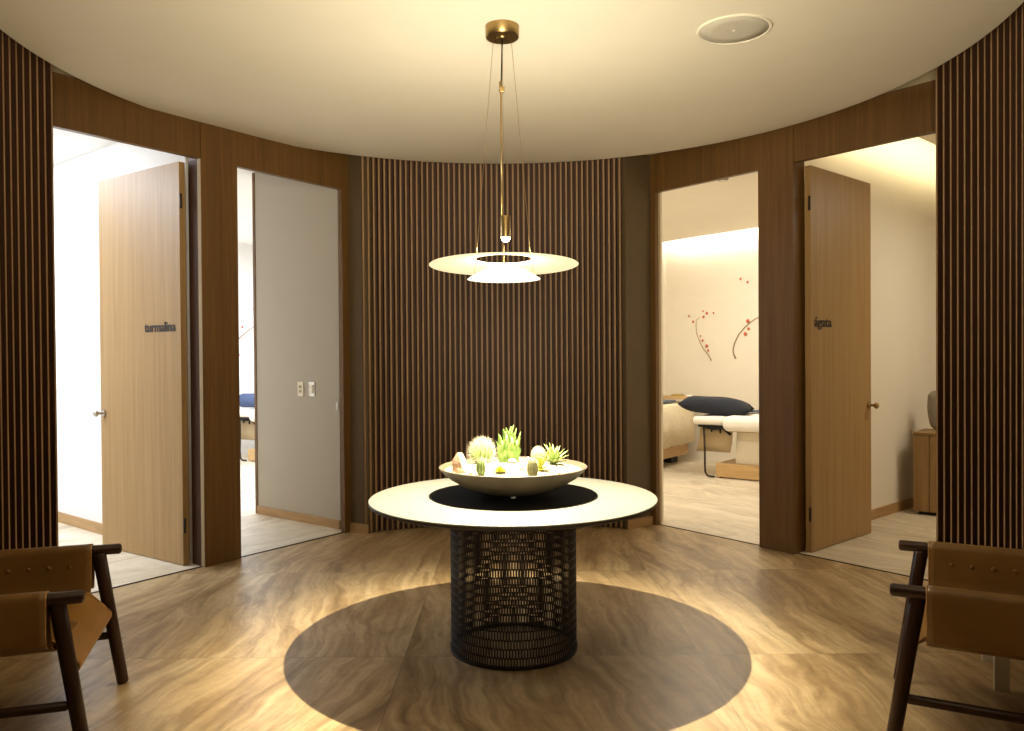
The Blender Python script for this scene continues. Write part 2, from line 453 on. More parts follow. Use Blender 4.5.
# above lintels, back to the recess ceiling
struct(obj('wall_left_frieze', side(PL, UL, VL, -.3, 2.9, .0, .03, ZD+.03, ZU), M['cove']))
struct(obj('wall_right_frieze', side(PR, UR, VR, -.3, 3.1, .0, .03, ZD+.03, 3.46), M['cove']))
# pale door lining strip next to hinges
struct(obj('trim_5', side(PL, UL, VL, uL2, uL2+.004, -.043, -.008, 0, ZD), M['beige_panel']))
struct(obj('gap_shade', side(PL, UL, VL, uL2, uL2+.003, -.008, .10, 0, ZD), M['slat_back']))  # dark strip put in for the shade of the gap behind the leaf

# outer jambs hidden behind slat panels
struct(obj('wall_left_jamb', side(PL, UL, VL, 2.27, 2.9, -.02, .10, 0, ZD), M['veneer']))
struct(obj('wall_right_jamb', side(PR, UR, VR, 2.52, 3.1, -.02, .10, 0, ZD), M['veneer']))

# hall behind the camera
def wseg(name, p, q, m, z1=ZU, th=.08):
    bm = bmesh.new(); wallbox(bm, p, q, th, 0, z1); return struct(obj(name, bm, m))
pl0 = LP(2.9, .0); pr0 = RP(3.1, .0)
wseg('wall_left_side', (-3.25, -1.9), (-3.25, 3.7), M['dark_panel'])
wseg('wall_right_side', (3.25, 3.9), (3.25, -1.9), M['dark_panel'])
wseg('wall_left_side', (-3.25, 3.7), (pl0.x, pl0.y), M['dark_panel'])
wseg('wall_right_side', (pr0.x, pr0.y), (3.25, 3.9), M['dark_panel'])
wseg('wall_back', (3.3, -1.9), (-3.3, -1.9), M['cream_wall'])
bm = bmesh.new(); prism(bm, [(-1.45, 6.72), (1.2, 6.92), (1.2, 7.0), (-1.45, 6.8)], 0, ZU); struct(obj('wall_far_core', bm, M['dark_panel']))

# ------------------------------------------------------------------ side rooms
RZ2, RZ1 = 3.0, 3.1
# right treatment room (inner door)
VF = 3.6
def rw(name, P, U, V, a, b, m, z0=0, z1=3.46, th=.08):
    p = P+U*a[0]+V*a[1]; q = P+U*b[0]+V*b[1]
    bm = bmesh.new(); wallbox(bm, p, q, th, z0, z1); return struct(obj(name, bm, m))
uPR = (uR1+uR2)/2
rw('wall_right_inner', PR, UR, VR, (-3.0, .1), (-3.0, VF), M['cream_wall'])
rw('wall_right_inner', PR, UR, VR, (-.08, .14), (-3.0, .14), M['cream_wall'])
bm = side(PR, UR, VR, -3.1, 4.3, .03, 4.6, 3.46, 3.52); struct(obj('ceiling', bm, M['cream_wall']))
# partition between the two right rooms: from the pillar
pd = V2(.745, .667).normalized(); pn = V2(-pd.y, pd.x)
pa = V2(3.10, 6.86); pstart = pa - pd*1.42; pend = pa+pd*3.4
bm = bmesh.new(); prism(bm, [pstart, pend, pend+pn*.1, pstart+pn*.1], 0, 3.46); struct(obj('wall_right_partition', bm, M['cream_wall']))
bm = bmesh.new(); s = pstart+pd*.1; prism(bm, [s, pend, pend-pn*.014, s-pn*.014], 0, .09); struct(obj('baseboard_right', bm, M['base_wood']))
def part_at(v):
    t_ = (v-(pstart-PR).dot(VR))/pd.dot(VR); return pstart+pd*t_+pn*.03
bm = bmesh.new(); prism(bm, [RP(-3.0, .14), part_at(.14), part_at(3.42), RP(-3.0, 3.42)], RZ2, RZ2+.06); struct(obj('ceiling', bm, M['cream_wall']))
bm = bmesh.new(); wallbox(bm, RP(-3.0, VF), part_at(VF), .08, 0, 3.46); struct(obj('wall_right_far', bm, M['cream_wall']))
# right outer room: other walls, ceiling with cove gap along the partition
e0 = pstart; 
rq = [pstart-pn*.30+pd*.15, pend-pn*.30, pend-pn*3.4, RP(4.0, .12)]
bm = bmesh.new(); prism(bm, rq, 3.25, 3.29); struct(obj('ceiling', bm, M['cream_wall']))
bm = bmesh.new(); wallbox(bm, pend-pn*3.4, pend+pn*.1, .08, 0, 3.46); struct(obj('wall_right_end', bm, M['cream_wall']))
bm = bmesh.new(); wallbox(bm, RP(4.2, 0), pend-pn*3.4, .08, 0, 3.46); struct(obj('wall_right_end', bm, M['cream_wall']))
bm = side(PR, UR, VR, 3.1, 4.3, .0, .10, 0, 3.46); struct(obj('wall_right_inner', bm, M['cream_wall']))

# left rooms
# switch wall (grey) beside the inner left door
ga = V2(-1.430, 6.610); gb = V2(-2.335, 7.31); gd = (gb-ga).normalized(); gn = V2(-gd.y, gd.x)
if gn.x < 0: gn = -gn                 # points away from the visible side
bm = bmesh.new(); prism(bm, [ga, gb, gb+gn*.14, ga+gn*.14], 0, 3.2); struct(obj('wall_left_inner', bm, M['grey_wall']))
bm = bmesh.new(); prism(bm, [gb-gn*.006-gd*.0, gb-gn*.006+gd*.035, gb+gn*.15+gd*.035, gb+gn*.15], 0, 3.2); struct(obj('trim_6', bm, M['veneer']))
bm = bmesh.new(); prism(bm, [ga, gb, gb-gn*.013, ga-gn*.013], 0, .075); struct(obj('baseboard_left', bm, M['base_wood']))
# partition left
qa = V2(-3.29, 6.44); qd = V2(-.69, .56).normalized(); qn = V2(-qd.y, qd.x)
if qn.x < 0: qn = -qn
qs = qa-qd*1.30; qe = qa+qd*4.0
bm = bmesh.new(); prism(bm, [qs, qe, qe+qn*.10, qs+qn*.10], 0, 3.3); struct(obj('wall_left_partition', bm, M['white_wall']))
bm = bmesh.new(); s = qs+qd*.12; prism(bm, [s, qe, qe-qn*.014, s-qn*.014], 0, .09); struct(obj('baseboard_left', bm, M['base_wood']))
# left shells
VFL = 5.2
rw('wall_left_far', PL, UL, VL, (-3.4, VFL), (4.6, VFL), M['white_wall'], th=-.08)
rw('wall_left_inner', PL, UL, VL, (-3.4, .2), (-3.4, VFL), M['white_wall'])
rw('wall_left_inner', PL, UL, VL, (-.09, .2), (-3.4, .2), M['white_wall'], th=-.08)
rw('wall_left_end', PL, UL, VL, (3.3, .1), (3.3, VFL), M['white_wall'])
bm = side(PL, UL, VL, 2.9, 3.4, .0, .10, 0, 3.3); struct(obj('wall_left_inner', bm, M['white_wall']))
bm = side(PL, UL, VL, -3.45, 3.4, .14, VFL, 3.12, 3.18); struct(obj('ceiling', bm, M['white_wall']))

# ------------------------------------------------------------------ door leaves
def text_mesh(body, size, ext, m, parent, name, mtx, bold=.0, sx=1.0):
    cu = bpy.data.curves.new('t', 'FONT'); cu.body = body; cu.size = size; cu.extrude = ext; cu.offset = bold
    cu.align_x = 'CENTER'; cu.align_y = 'CENTER'
    t = bpy.data.objects.new('t', cu); COL.objects.link(t)
    bpy.context.view_layer.update()
    me = bpy.data.meshes.new_from_object(t.evaluated_get(bpy.context.evaluated_depsgraph_get()))
    bpy.data.objects.remove(t); bpy.data.curves.remove(cu)
    me.transform(Matrix.Diagonal((sx, 1, 1, 1))); me.transform(mtx)
    me.materials.clear(); me.materials.append(m); me.name = name
    o = bpy.data.objects.new(name, me); COL.objects.link(o); o.parent = parent
    return o
def door_leaf(n, p, d, nrm, L, word, wx, wz, wsize, hx, label, m, sx=1.0):
    """p hinge corner of the visible face, d along the leaf, nrm out of the visible face"""
    t = thing('door_%d' % n, label, 'door', (p.x, p.y, 0), math.atan2(d.y, d.x)); t['kind'] = 'structure'
    sgn = 1 if (V2(-d.y, d.x).dot(nrm) > 0) else -1      # +y side is visible when sgn>0
    bm = bmesh.new(); y0, y1 = (-.045, 0) if sgn > 0 else (0, .045)
    box(bm, 0, L, y0, y1, .008, ZD-.014, .0015); obj('door_panel', bm, m, t)
    # lever handle on both faces
    for s in (sgn, -sgn):
        yf = 0 if s == sgn else -sgn*.045
        bm = bmesh.new()
        tube(bm, [(hx, yf, 1.02), (hx, yf+s*.010, 1.02)], .026, 24)
        tube(bm, [(hx, yf+s*.008, 1.02), (hx, yf+s*.052, 1.02)], .010, 14)
        o = bmesh.new()
        bmesh.ops.create_uvsphere(o, u_segments=20, v_segments=12, radius=.026)
        o.transform(Matrix.Translation((hx, yf+s*.062, 1.02)) @ Matrix.Diagonal((1, .72, 1, 1))); join(bm, o)
        auto_smooth(obj('door_knob', bm, M['steel' if n == 1 else 'brass'], t), 50)
    # hinges
    for hz in (.28, 2.5):
        bm = bmesh.new(); tube(bm, [(-.012, (y0+y1)/2+sgn*.018, hz-.05), (-.012, (y0+y1)/2+sgn*.018, hz+.05)], .009, 12)
        obj('hinge', bm, M['threshold'], t)
    # lettering
    if sgn > 0: mt = Matrix.Translation((wx, .002, wz)) @ Matrix.Rotation(PI, 4, 'Z') @ Matrix.Rotation(PI/2, 4, 'X')
    else: mt = Matrix.Translation((wx, -.002, wz)) @ Matrix.Rotation(PI/2, 4, 'X')
    text_mesh(word, wsize, .0025, M['ink'], t, 'lettering', mt, .0013, sx)
    return t
dLp = V2(-2.262, 5.462); dLe = V2(-3.115, 6.045); dd = (dLe-dLp).normalized()
dn = V2(-dd.y, dd.x); dn = dn if dn.dot(-dLp) > 0 else -dn
def leaf_x(px, p, d):    # distance along a leaf of pixel column px
    k = (px-512)/F; return (k*p.y-p.x)/(d.x-k*d.y)
door_leaf(1, dLp, dd, dn, (dLe-dLp).length, 'turmalina', leaf_x(160.5, dLp, dd), 1.645, .098, (dLe-dLp).length-.045,
          'open oak veneer door lettered turmalina, left of the hall', M['door'], 1.0)
dRp = V2(2.135, 5.70); dRe = V2(2.842, 6.325); de = (dRe-dRp).normalized()
dm = V2(-de.y, de.x); dm = dm if dm.dot(-dRp) > 0 else -dm
dm = V2(de.y, -de.x) if V2(de.y, -de.x).dot(-dRp) > 0 else V2(-de.y, de.x)
door_leaf(2, dRp, de, dm, (dRe-dRp).length, '\u00e1gata', leaf_x(823, dRp, de), 1.655, .10, (dRe-dRp).length-.045,
          'open oak veneer door lettered \u00e1gata, right of the hall', M['door'], 1.25)

# switches on the grey wall
def plate(px, py, label, kind):
    q = on_wall(px, py, ga, (gn.x, gn.y)); a = math.atan2(gd.y, gd.x)
    t = thing('wall_switch', label, 'switch', (q.x-gn.x*.0005, q.y-gn.y*.0005, q.z), a, 'switches on the grey wall')
    s = 1 if V2(-gd.y, gd.x).dot(-gn) > 0 else -1
    bm = bmesh.new(); y0, y1 = sorted((0, s*.008)); box(bm, -.038, .038, y0, y1, -.062, .062, .003); obj('plate', bm, M['plastic' if kind == 0 else 'steel'], t)
    if kind == 0:
        for z in (-.02, .02):
            bm = bmesh.new(); y0, y1 = sorted((s*.006, s*.013)); box(bm, -.014, .014, y0, y1, z-.012, z+.012, .002); obj('rocker', bm, M['beige_panel'], t)
    else:
        bm = bmesh.new(); y0, y1 = sorted((s*.006, s*.016)); box(bm, -.02, .012, y0, y1, -.034, .034, .002); obj('dimmer', bm, M['plastic'], t)
plate(301, 389, 'ivory double rocker switch, left of two plates on grey wall', 0)
plate(312.5, 389, 'metal dimmer switch with ivory slider, right of two plates', 1)
# latch keeper on the jamb
bm = bmesh.new(); q = LP(.0, .03)
box(bm, -.004, .004, -.012, .012, 1.0, 1.06, .002, Matrix.Translation((q.x-.004, q.y, 0)) @ Matrix.Rotation(math.atan2(UL.y, UL.x), 4, 'Z'))
obj('strike_plate', bm, M['steel'], bpy.data.objects['trim_3'])

# ------------------------------------------------------------------ ceiling speaker, smoke detector
g = (ZC-H)
d = ray(734, 29.5); spk = Vector((0, 0, H))+d*(g/d.z)
t = thing('ceiling_speaker', 'round grey speaker grille set flush in the cream ceiling', 'speaker', (spk.x, spk.y, ZC))
bm = bmesh.new(); lathe(bm, [(.166, .004), (.166, -.006), (.172, -.009), (.180, -.007), (.182, .0), (.182, .004)], 64, close=True); auto_smooth(obj('rim', bm, M['ceiling'], t))
bm = bmesh.new(); lathe(bm, [(0, -.0055), (.10, -.005), (.166, -.003), (.166, .004), (0, .004)], 64); obj('grille', bm, M['speaker'], t, True)
bm = bmesh.new(); lathe(bm, [(0, -.0085), (.006, -.008), (.008, -.005), (.008, -.003)], 16); obj('badge', bm, M['white_lacquer'], t, True)
d = ray(723, 180); q = Vector((0, 0, H))+d*((RZ2-.05-H)/d.z)
t = thing('smoke_detector', 'white domed smoke detector on the treatment room ceiling', 'smoke detector', (q.x, q.y, RZ2))
bm = bmesh.new(); lathe(bm, [(0, -.055), (.03, -.054), (.05, -.04), (.062, -.02), (.075, -.014), (.078, 0), (0, 0)], 32); auto_smooth(obj('housing', bm, M['white_lacquer'], t))
bm = bmesh.new(); lathe(bm, [(.034, -.056), (.046, -.048), (.05, -.043), (.046, -.043), (.034, -.050)], 32, close=True); obj('sensor_slot', bm, M['grey_cloth'], t)

# ------------------------------------------------------------------ pendant lamp
LX, LY = -.036, 3.86
lamp = thing('pendant_lamp', 'brass pendant lamp with two round opal glass shades above the table', 'lamp', (LX, LY, ZC))
ZB = 1.985-ZC
bm = bmesh.new(); lathe(bm, [(0, 0), (.082, 0), (.082, -.05), (.078, -.056), (.03, -.056), (.028, -.064), (0, -.064)], 48, (0, .05)); auto_smooth(obj('canopy', bm, M['brass'], lamp))
bm = bmesh.new(); tube(bm, [(0, .05, -.05), (-.006, .002, -.31)], .0035, 8); obj('cord', bm, M['black'], lamp)
bm = bmesh.new(); tube(bm, [(-.008, 0, -.28), (-.008, 0, ZB+.08)], .004, 8)
box(bm, -.012, .010, -.008, .008, -.335, -.31, .002); tube(bm, [(-.013, 0, -.285), (-.013, 0, -.335)], .004, 8)
obj('stem', bm, M['brass'], lamp)
bm = bmesh.new(); lathe(bm, [(0, .115), (.022, .115), (.024, .11), (.024, .012), (.020, .012), (.019, .02), (0, .03)], 32); bm.transform(Matrix.Translation((.010, 0, ZB)))
box(bm, -.014, -.004, -.005, .005, ZB+.03, ZB+.11)
auto_smooth(obj('lamp_holder', bm, M['brass'], lamp))
bm = bmesh.new(); bmesh.ops.create_uvsphere(bm, u_segments=20, v_segments=12, radius=.021); bm.transform(Matrix.Translation((.010, 0, ZB+.010)))
obj('bulb', bm, M['bulb'], lamp, True)
zr = 1.866-ZC
bm = bmesh.new(); lathe(bm, [(.142, .030), (.25, .018), (.356, 0), (.360, -.003), (.356, -.005), (.25, .012), (.142, .024)], 96, close=True)
bm.transform(Matrix.Translation((0, 0, zr)) @ Matrix.Rotation(math.radians(-2.2), 4, 'X'))
auto_smooth(obj('upper_shade', bm, M['disc'], lamp))
bm = bmesh.new(); lathe(bm, [(0, .052), (.05, .049), (.10, .036), (.15, .012), (.174, -.004), (.176, -.007), (.171, -.008), (.147, .006), (.098, .030), (.05, .044), (0, .047)], 80)
bm.transform(Matrix.Translation((0, 0, 1.802-ZC)))
auto_smooth(obj('lower_shade', bm, M['dome'], lamp))
for k, a in enumerate((200, 340, 90)):
    a = math.radians(a)
    bm = bmesh.new(); r0, r1, r2 = .045, .105, .142
    c, s_ = math.cos(a), math.sin(a)
    tube(bm, [(r0*c, r0*s_+.05, -.055), (.138*c, .138*s_, zr+.03), (.150*c, .150*s_, 1.812-ZC)], .0011, 6); obj('wire', bm, M['brass'], lamp)

# ------------------------------------------------------------------ round table
TX, TY, TZ = 0.0, 3.91, .74
t = thing('round_table', 'round cream topped table on a black metal mesh drum', 'table', (TX, TY, 0))
bm = bmesh.new()
lathe(bm, [(0, TZ), (.692, TZ), (.697, TZ-.002), (.699, TZ-.006)], 160)
nf = len(bm.faces)
lathe(bm, [(.699, TZ-.006), (.698, TZ-.018), (.66, TZ-.032), (.34, TZ-.034), (0, TZ-.034)], 160)
bm.faces.ensure_lookup_table()
for f in bm.faces[nf:]: f.material_index = 1
o = obj('tabletop', bm, None, t, mats=[M['tabletop'], M['table_edge']]); auto_smooth(o, 25)
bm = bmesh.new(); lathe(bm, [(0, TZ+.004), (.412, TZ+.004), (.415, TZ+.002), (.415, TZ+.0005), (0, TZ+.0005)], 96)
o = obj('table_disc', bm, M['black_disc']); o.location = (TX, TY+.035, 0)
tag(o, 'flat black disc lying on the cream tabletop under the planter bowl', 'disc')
def mesh_drum(R0, z0, z1, n, rows):
    """drum wall: long slots between upright bars, brick-offset row by row"""
    bm = bmesh.new(); hh = (z1-z0)/rows; wbar = .0062; hb = .0075
    def P(a, z, r=R0): return (r*math.cos(a), r*math.sin(a), z)
    def quad(a0, a1, za, zb):
        v = [bm.verts.new(P(a0, za)), bm.verts.new(P(a1, za)), bm.verts.new(P(a1, zb)), bm.verts.new(P(a0, zb))]
        bm.faces.new(v)
    da = 2*PI/n
    for j in range(rows):
        za, zb = z0+j*hh, z0+(j+1)*hh; off = .5*(j % 2)
        for i in range(n):
            a = (i+off)*da; h = wbar/2/R0
            quad(a-h, a+h, za+hb*.3, zb-hb*.3)
            # slanting links that give each slot its pointed ends
            a2 = a+da/2
            for s in (0, 1):
                b0, b1 = (a, a2) if s == 0 else (a2, a+da)
                v = [bm.verts.new(P(b0, zb-(hb if s == 0 else 0)-.0012)), bm.verts.new(P(b1, zb-(0 if s == 0 else hb)-.0012)),
                     bm.verts.new(P(b1, zb+(0 if s == 1 else hb)*.0+.0028)), bm.verts.new(P(b0, zb+.0028))]
                bm.faces.new(v)
    return bm
bm = mesh_drum(.306, .012, .70, 140, 17)
o = obj('pedestal', bm, M['mesh_black'], t)
sm = o.modifiers.new('solid', 'SOLIDIFY'); sm.thickness = .003; sm.offset = 0
bm = bmesh.new(); lathe(bm, [(.300, 0), (.312, 0), (.312, .016), (.300, .016)], 96, close=True); auto_smooth(obj('base_ring', bm, M['mesh_black'], t))
bm = bmesh.new(); lathe(bm, [(.298, .69), (.312, .69), (.312, TZ-.034), (.298, TZ-.034)], 96, close=True)
auto_smooth(obj('top_ring', bm, M['mesh_black'], t))

# ------------------------------------------------------------------ bowl
BX, BY, BZ = .002, 3.91, TZ+.006
t = thing('planter_bowl', 'wide shallow grey stoneware bowl planted with cacti on the table', 'bowl', (BX, BY, BZ))
bm = bmesh.new()
lathe(bm, [(0, .006), (.08, .006), (.14, .013), (.20, .030), (.26, .056), (.31, .086), (.345, .117), (.360, .134), (.363, .139), (.358, .142),
           (.350, .139), (.335, .122), (.30, .098), (.0, .085)], 96)
auto_smooth(obj('bowl_body', bm, M['bowl'], t), 50)
for k in range(3):
    a = math.radians(-90+120*k)
    bm = bmesh.new(); lathe(bm, [(0, -.002), (.012, -.002), (.014, .003), (.012, .012), (0, .012)], 16, (.09*math.cos(a), .09*math.sin(a))); obj('foot', bm, M['white_lacquer'], t, True)
# sand fill
bm = bmesh.new(); rr = random.Random(5)
prof = [(0, .146), (.08, .144), (.16, .140), (.24, .134), (.30, .127), (.335, .1235)]
lathe(bm, prof, 72)
for v in bm.verts: v.co.z += rr.uniform(-.0018, .0018)
base = [v for v in bm.verts]
o = obj('sand', bm, M['sand'], None, True); o.location = (BX, BY, BZ)
tag(o, 'pale sand and fine gravel filling the stoneware bowl', 'sand', kind='stuff')
SZ = BZ+.140
def bowl_pt(px, py, z):   # point at height z under a pixel
    return on_floor(px, py, z)
def sandz(x, y):
    r = math.hypot(x-BX, y-BY)
    return BZ + .146-.0225*(r/.335)**1.6

def rock(name, px, py, size, m, label, cat, seed, flat=(1, 1, .75), group=None, rot=0, ang=False):
    q = bowl_pt(px, py, SZ); z = sandz(q.x, q.y); r = random.Random(seed)
    bm = bmesh.new(); bmesh.ops.create_icosphere(bm, subdivisions=2 if ang else 3, radius=size)
    ph = [r.uniform(0, 6) for _ in range(6)]
    for v in bm.verts:
        c = v.co.normalized()
        k = 1+.14*math.sin(3*c.x+ph[0])+.12*math.sin(4*c.y+ph[1])+.1*math.sin(5*c.z+ph[2])
        if ang: k += r.uniform(-.09, .09)
        v.co = Vector((c.x*flat[0], c.y*flat[1], c.z*flat[2]))*size*k
    zmin = min(v.co.z for v in bm.verts)
    o = obj(name, bm, m, None, not ang)
    o.location = (q.x, q.y, z-zmin-size*.12); o.rotation_euler = (0, 0, rot)
    return tag(o, label, cat, group)
# angular pink rock: a wedge
q = bowl_pt(461, 470, SZ)
bm = bmesh.new()
co = [(-.036, -.02, -.004), (.030, -.03, -.004), (.038, .02, -.004), (-.030, .03, -.004), (-.036, -.012, .045), (-.012, -.010, .072), (.006, .008, .066), (.034, -.002, .022), (-.022, .022, .055), (.01, -.03, .012)]
vv = [bm.verts.new(c) for c in co]; bmesh.ops.convex_hull(bm, input=vv)
bmesh.ops.subdivide_edges(bm, edges=bm.edges[:], cuts=2, use_grid_fill=True)
for v in bm.verts: v.co += Vector((rr.uniform(-1, 1), rr.uniform(-1, 1), rr.uniform(-1, 1)))*.0016
o = obj('rock', bm, M['pink_rock']); o.location = (q.x, q.y, sandz(q.x, q.y)); o.scale = (1.1, 1.1, 1.35)
tag(o, 'angular pinkish rock standing at the left side of the bowl', 'rock')
pebs = [(519, 459, .016, 'round white pebble behind and right of the tall succulent'), (529, 457, .015, 'white pebble between the small column cactus and pale barrel'),
        (499, 470, .013, 'white pebble lying just right of the yellow rosette'), (513, 464, .020, 'largest flat white stone near the middle of the bowl'),
        (521, 470, .012, 'small white pebble at front left of the column cactus'), (471, 472, .011, 'small white pebble beside the pink rock'),
        (505, 476, .012, 'white pebble at the front rim below the rosette'), (566, 466, .011, 'small white pebble at the right rim of the bowl')]
for i, (px, py, s_, lb) in enumerate(pebs):
    rock('pebble', px, py, s_, M['pebble'], lb, 'stone', 40+i, (1.2, .9, .6), 'pebbles in the bowl', i*.7)

def spines(bm, pts_dirs, L, r=.0009):
    for p, d in pts_dirs:
        l = L*rr.uniform(.7, 1.25); up = Vector((0, 0, 1)) if abs(d.z) < .9 else Vector((1, 0, 0))
        x = d.cross(up).normalized(); y = d.cross(x)
        a = [bm.verts.new(p+x*r), bm.verts.new(p-x*.5*r+y*.87*r), bm.verts.new(p-x*.5*r-y*.87*r)]; tip = bm.verts.new(p+d*l)
        for k in range(3): bm.faces.new((a[k], a[(k+1) % 3], tip))
def barrel(name, px, py, R0, Hh, ribs, label, m, sp=.02, density=14, z_add=0, group=None):
    q = bowl_pt(px, py, SZ); t = thing(name, label, 'cactus', (q.x, q.y, sandz(q.x, q.y)), 0, group)
    bm = bmesh.new(); seg = ribs*6; rings = []; pd = []
    n = 16
    for j in range(n+1):
        th = PI*.06+(PI*.90)*j/n if j < n else PI*.97
        th = PI*(j/n)*.93+.02
        rr0 = R0*math.sin(th)**.85 if math.sin(th) > 0 else 0; z = Hh/2*(1+math.cos(th))*1.0-.004
        ring = []
        for k in range(seg):
            a = 2*PI*k/seg; rib = 1+.09*math.cos(ribs*a); ring.append(bm.verts.new((rr0*rib*math.cos(a), rr0*rib*math.sin(a), z)))
        rings.append(ring)
    top = bm.verts.new((0, 0, Hh-.006)); bot = bm.verts.new((0, 0, -.004))
    for j in range(n):
        for k in range(seg): bm.faces.new((rings[j][k], rings[j][(k+1) % seg], rings[j+1][(k+1) % seg], rings[j+1][k]))
    for k in range(seg):
        bm.faces.new((top, rings[0][(k+1) % seg], rings[0][k])); bm.faces.new((bot, rings[-1][k], rings[-1][(k+1) % seg]))
    obj('cactus_body', bm, m, t, True)
    bm = bmesh.new()
    for i in range(ribs):
        a = 2*PI*i/ribs
        for j in range(density):
            th = .12+(PI*.72)*j/density
            r_ = R0*math.sin(th)**.85*1.09; z = Hh/2*(1+math.cos(th))
            nrm = Vector((math.sin(th)*math.cos(a)/R0, math.sin(th)*math.sin(a)/R0, math.cos(th)/(Hh/2))).normalized()
            for s_ in range(3):
                dd_ = (nrm+Vector((rr.uniform(-.6, .6), rr.uniform(-.6, .6), rr.uniform(-.4, .7)))).normalized()
                pd.append((Vector((r_*math.cos(a), r_*math.sin(a), z)), dd_))
    spines(bm, pd, sp); obj('spines', bm, M['spine'], t)['kind'] = 'stuff'
    return t
barrel('barrel_cactus', 482, 462, .053, .112, 16, 'large round barrel cactus covered in long white spines', M['cactus'], .030, 11)
barrel('barrel_cactus', 538.5, 460, .036, .080, 14, 'pale smooth barrel cactus behind the green aloe leaf', M['pale_cactus'], .003, 10)
barrel('column_cactus', 532.5, 475, .023, .092, 12, 'small pale column cactus at front right of the bowl', M['pale_cactus'], .005, 12)
barrel('column_cactus', 481, 473, .020, .076, 10, 'small green column cactus in front of the spiny barrel cactus', M['cactus'], .012, 8)

def leaf(bm, base, d, L, w, bend=0, th=.35, seg=7, col=0):
    d = Vector(d).normalized(); side_ = d.cross(Vector((0, 0, 1)))
    side_ = side_.normalized() if side_.length > .05 else Vector((1, 0, 0)); nrm = side_.cross(d).normalized()
    rings = []
    for i in range(seg+1):
        s = i/seg; p = Vector(base)+d*L*s+nrm*bend*L*s*s
        ww = w*(math.sin(PI*min(1, .22+.78*s))**.7 if s < 1 else .04); ww = max(ww, w*.03)
        rings.append([bm.verts.new(p+side_*ww*math.cos(a)+nrm*ww*th*math.sin(a)) for a in [2*PI*k/8 for k in range(8)]])
    for i in range(seg):
        for k in range(8): bm.faces.new((rings[i][k], rings[i][(k+1) % 8], rings[i+1][(k+1) % 8], rings[i+1][k])).smooth = True
    bm.faces.new(rings[0][::-1]); bm.faces.new(rings[-1])
# tall succulent: clump of upright stems tipped with finger leaves
q = bowl_pt(509, 462.5, SZ); t = thing('tall_succulent', 'tall clump of upright pale green succulent fingers', 'succulent', (q.x, q.y, sandz(q.x, q.y)))
for i, (x, y, h_, w_) in enumerate([(-.038, -.006, .13, .018), (-.014, .004, .165, .020), (.012, -.008, .150, .022), (.036, .004, .13, .018), (.0, .026, .17, .018)]):
    bm = bmesh.new()
    tube(bm, [(x*.8, y, -.004), (x*1.05, y, h_*.25), (x*1.1, y, h_*.6), (x, y, h_*.85)], 0, 12, True, [w_*.7, w_, w_*.9, w_*.5])
    for k in range(9):
        a = k*2.4; z = h_*(.12+.72*k/9)
        leaf(bm, (x+w_*.6*math.cos(a), y+w_*.6*math.sin(a), z), (math.cos(a)*.22, math.sin(a)*.22, 1), .066-.012*rr.random(), .0092, -.06)
    obj('stem', bm, M['succulent'], t, True)
# yellow rosette
q = bowl_pt(500, 472, SZ); t = thing('rosette_succulent', 'low yellow green rosette succulent at the front of the bowl', 'succulent', (q.x, q.y, sandz(q.x, q.y)))
bm = bmesh.new()
for ring, n_, el, L in ((0, 9, .22, .042), (1, 8, .55, .034), (2, 6, 1.0, .026)):
    for k in range(n_):
        a = 2*PI*(k+.5*ring)/n_; leaf(bm, (0, 0, .004+.003*ring), (math.cos(a)*math.cos(el), math.sin(a)*math.cos(el), math.sin(el)), L, .0085, .1, .3)
obj('leaves', bm, M['yellow_leaf'], t, True)
bm = bmesh.new(); tube(bm, [(0, 0, .005), (.002, 0, .05)], .0014, 6); obj('flower_stalk', bm, M['succulent'], t)
# aloe broad leaf
q = bowl_pt(539, 470, SZ); t = thing('broad_leaf_succulent', 'bright green broad leaved succulent leaning right of the pale barrel', 'succulent', (q.x, q.y, sandz(q.x, q.y)))
bm = bmesh.new()
for d_, L, w_ in (((.42, -.1, .85), .125, .024), ((.1, -.3, .8), .07, .016), ((-.5, .1, .6), .05, .013), ((.6, -.5, .4), .06, .014)):
    leaf(bm, (0, 0, 0), d_, L, w_, .0, .3)
obj('leaves', bm, M['yellow_leaf'], t, True)
q = bowl_pt(553.5, 463.5, SZ); t = thing('aloe_plant', 'spiky pale green aloe at the right side of the bowl', 'aloe', (q.x, q.y, sandz(q.x, q.y)))
bm = bmesh.new()
for k in range(22):
    a = k*2.39996; el = .35+1.1*k/22
    leaf(bm, (0, 0, .004+.012*k/22), (math.cos(a)*math.cos(el), math.sin(a)*math.cos(el), math.sin(el)), .080+.024*(k % 3)/2, .0095, -.12, .4)
obj('leaves', bm, M['aloe'], t, True)
# flat stone slab
q = bowl_pt(552, 471, SZ); bm = bmesh.new(); box(bm, -.045, .045, -.010, .010, 0, .012, .003)
o = obj('stone_slab', bm, M['pebble']); o.location = (q.x, q.y, sandz(q.x, q.y)-.002); o.rotation_euler = (0, .06, -.75)
tag(o, 'flat white stone bar lying in front of the aloe', 'stone')

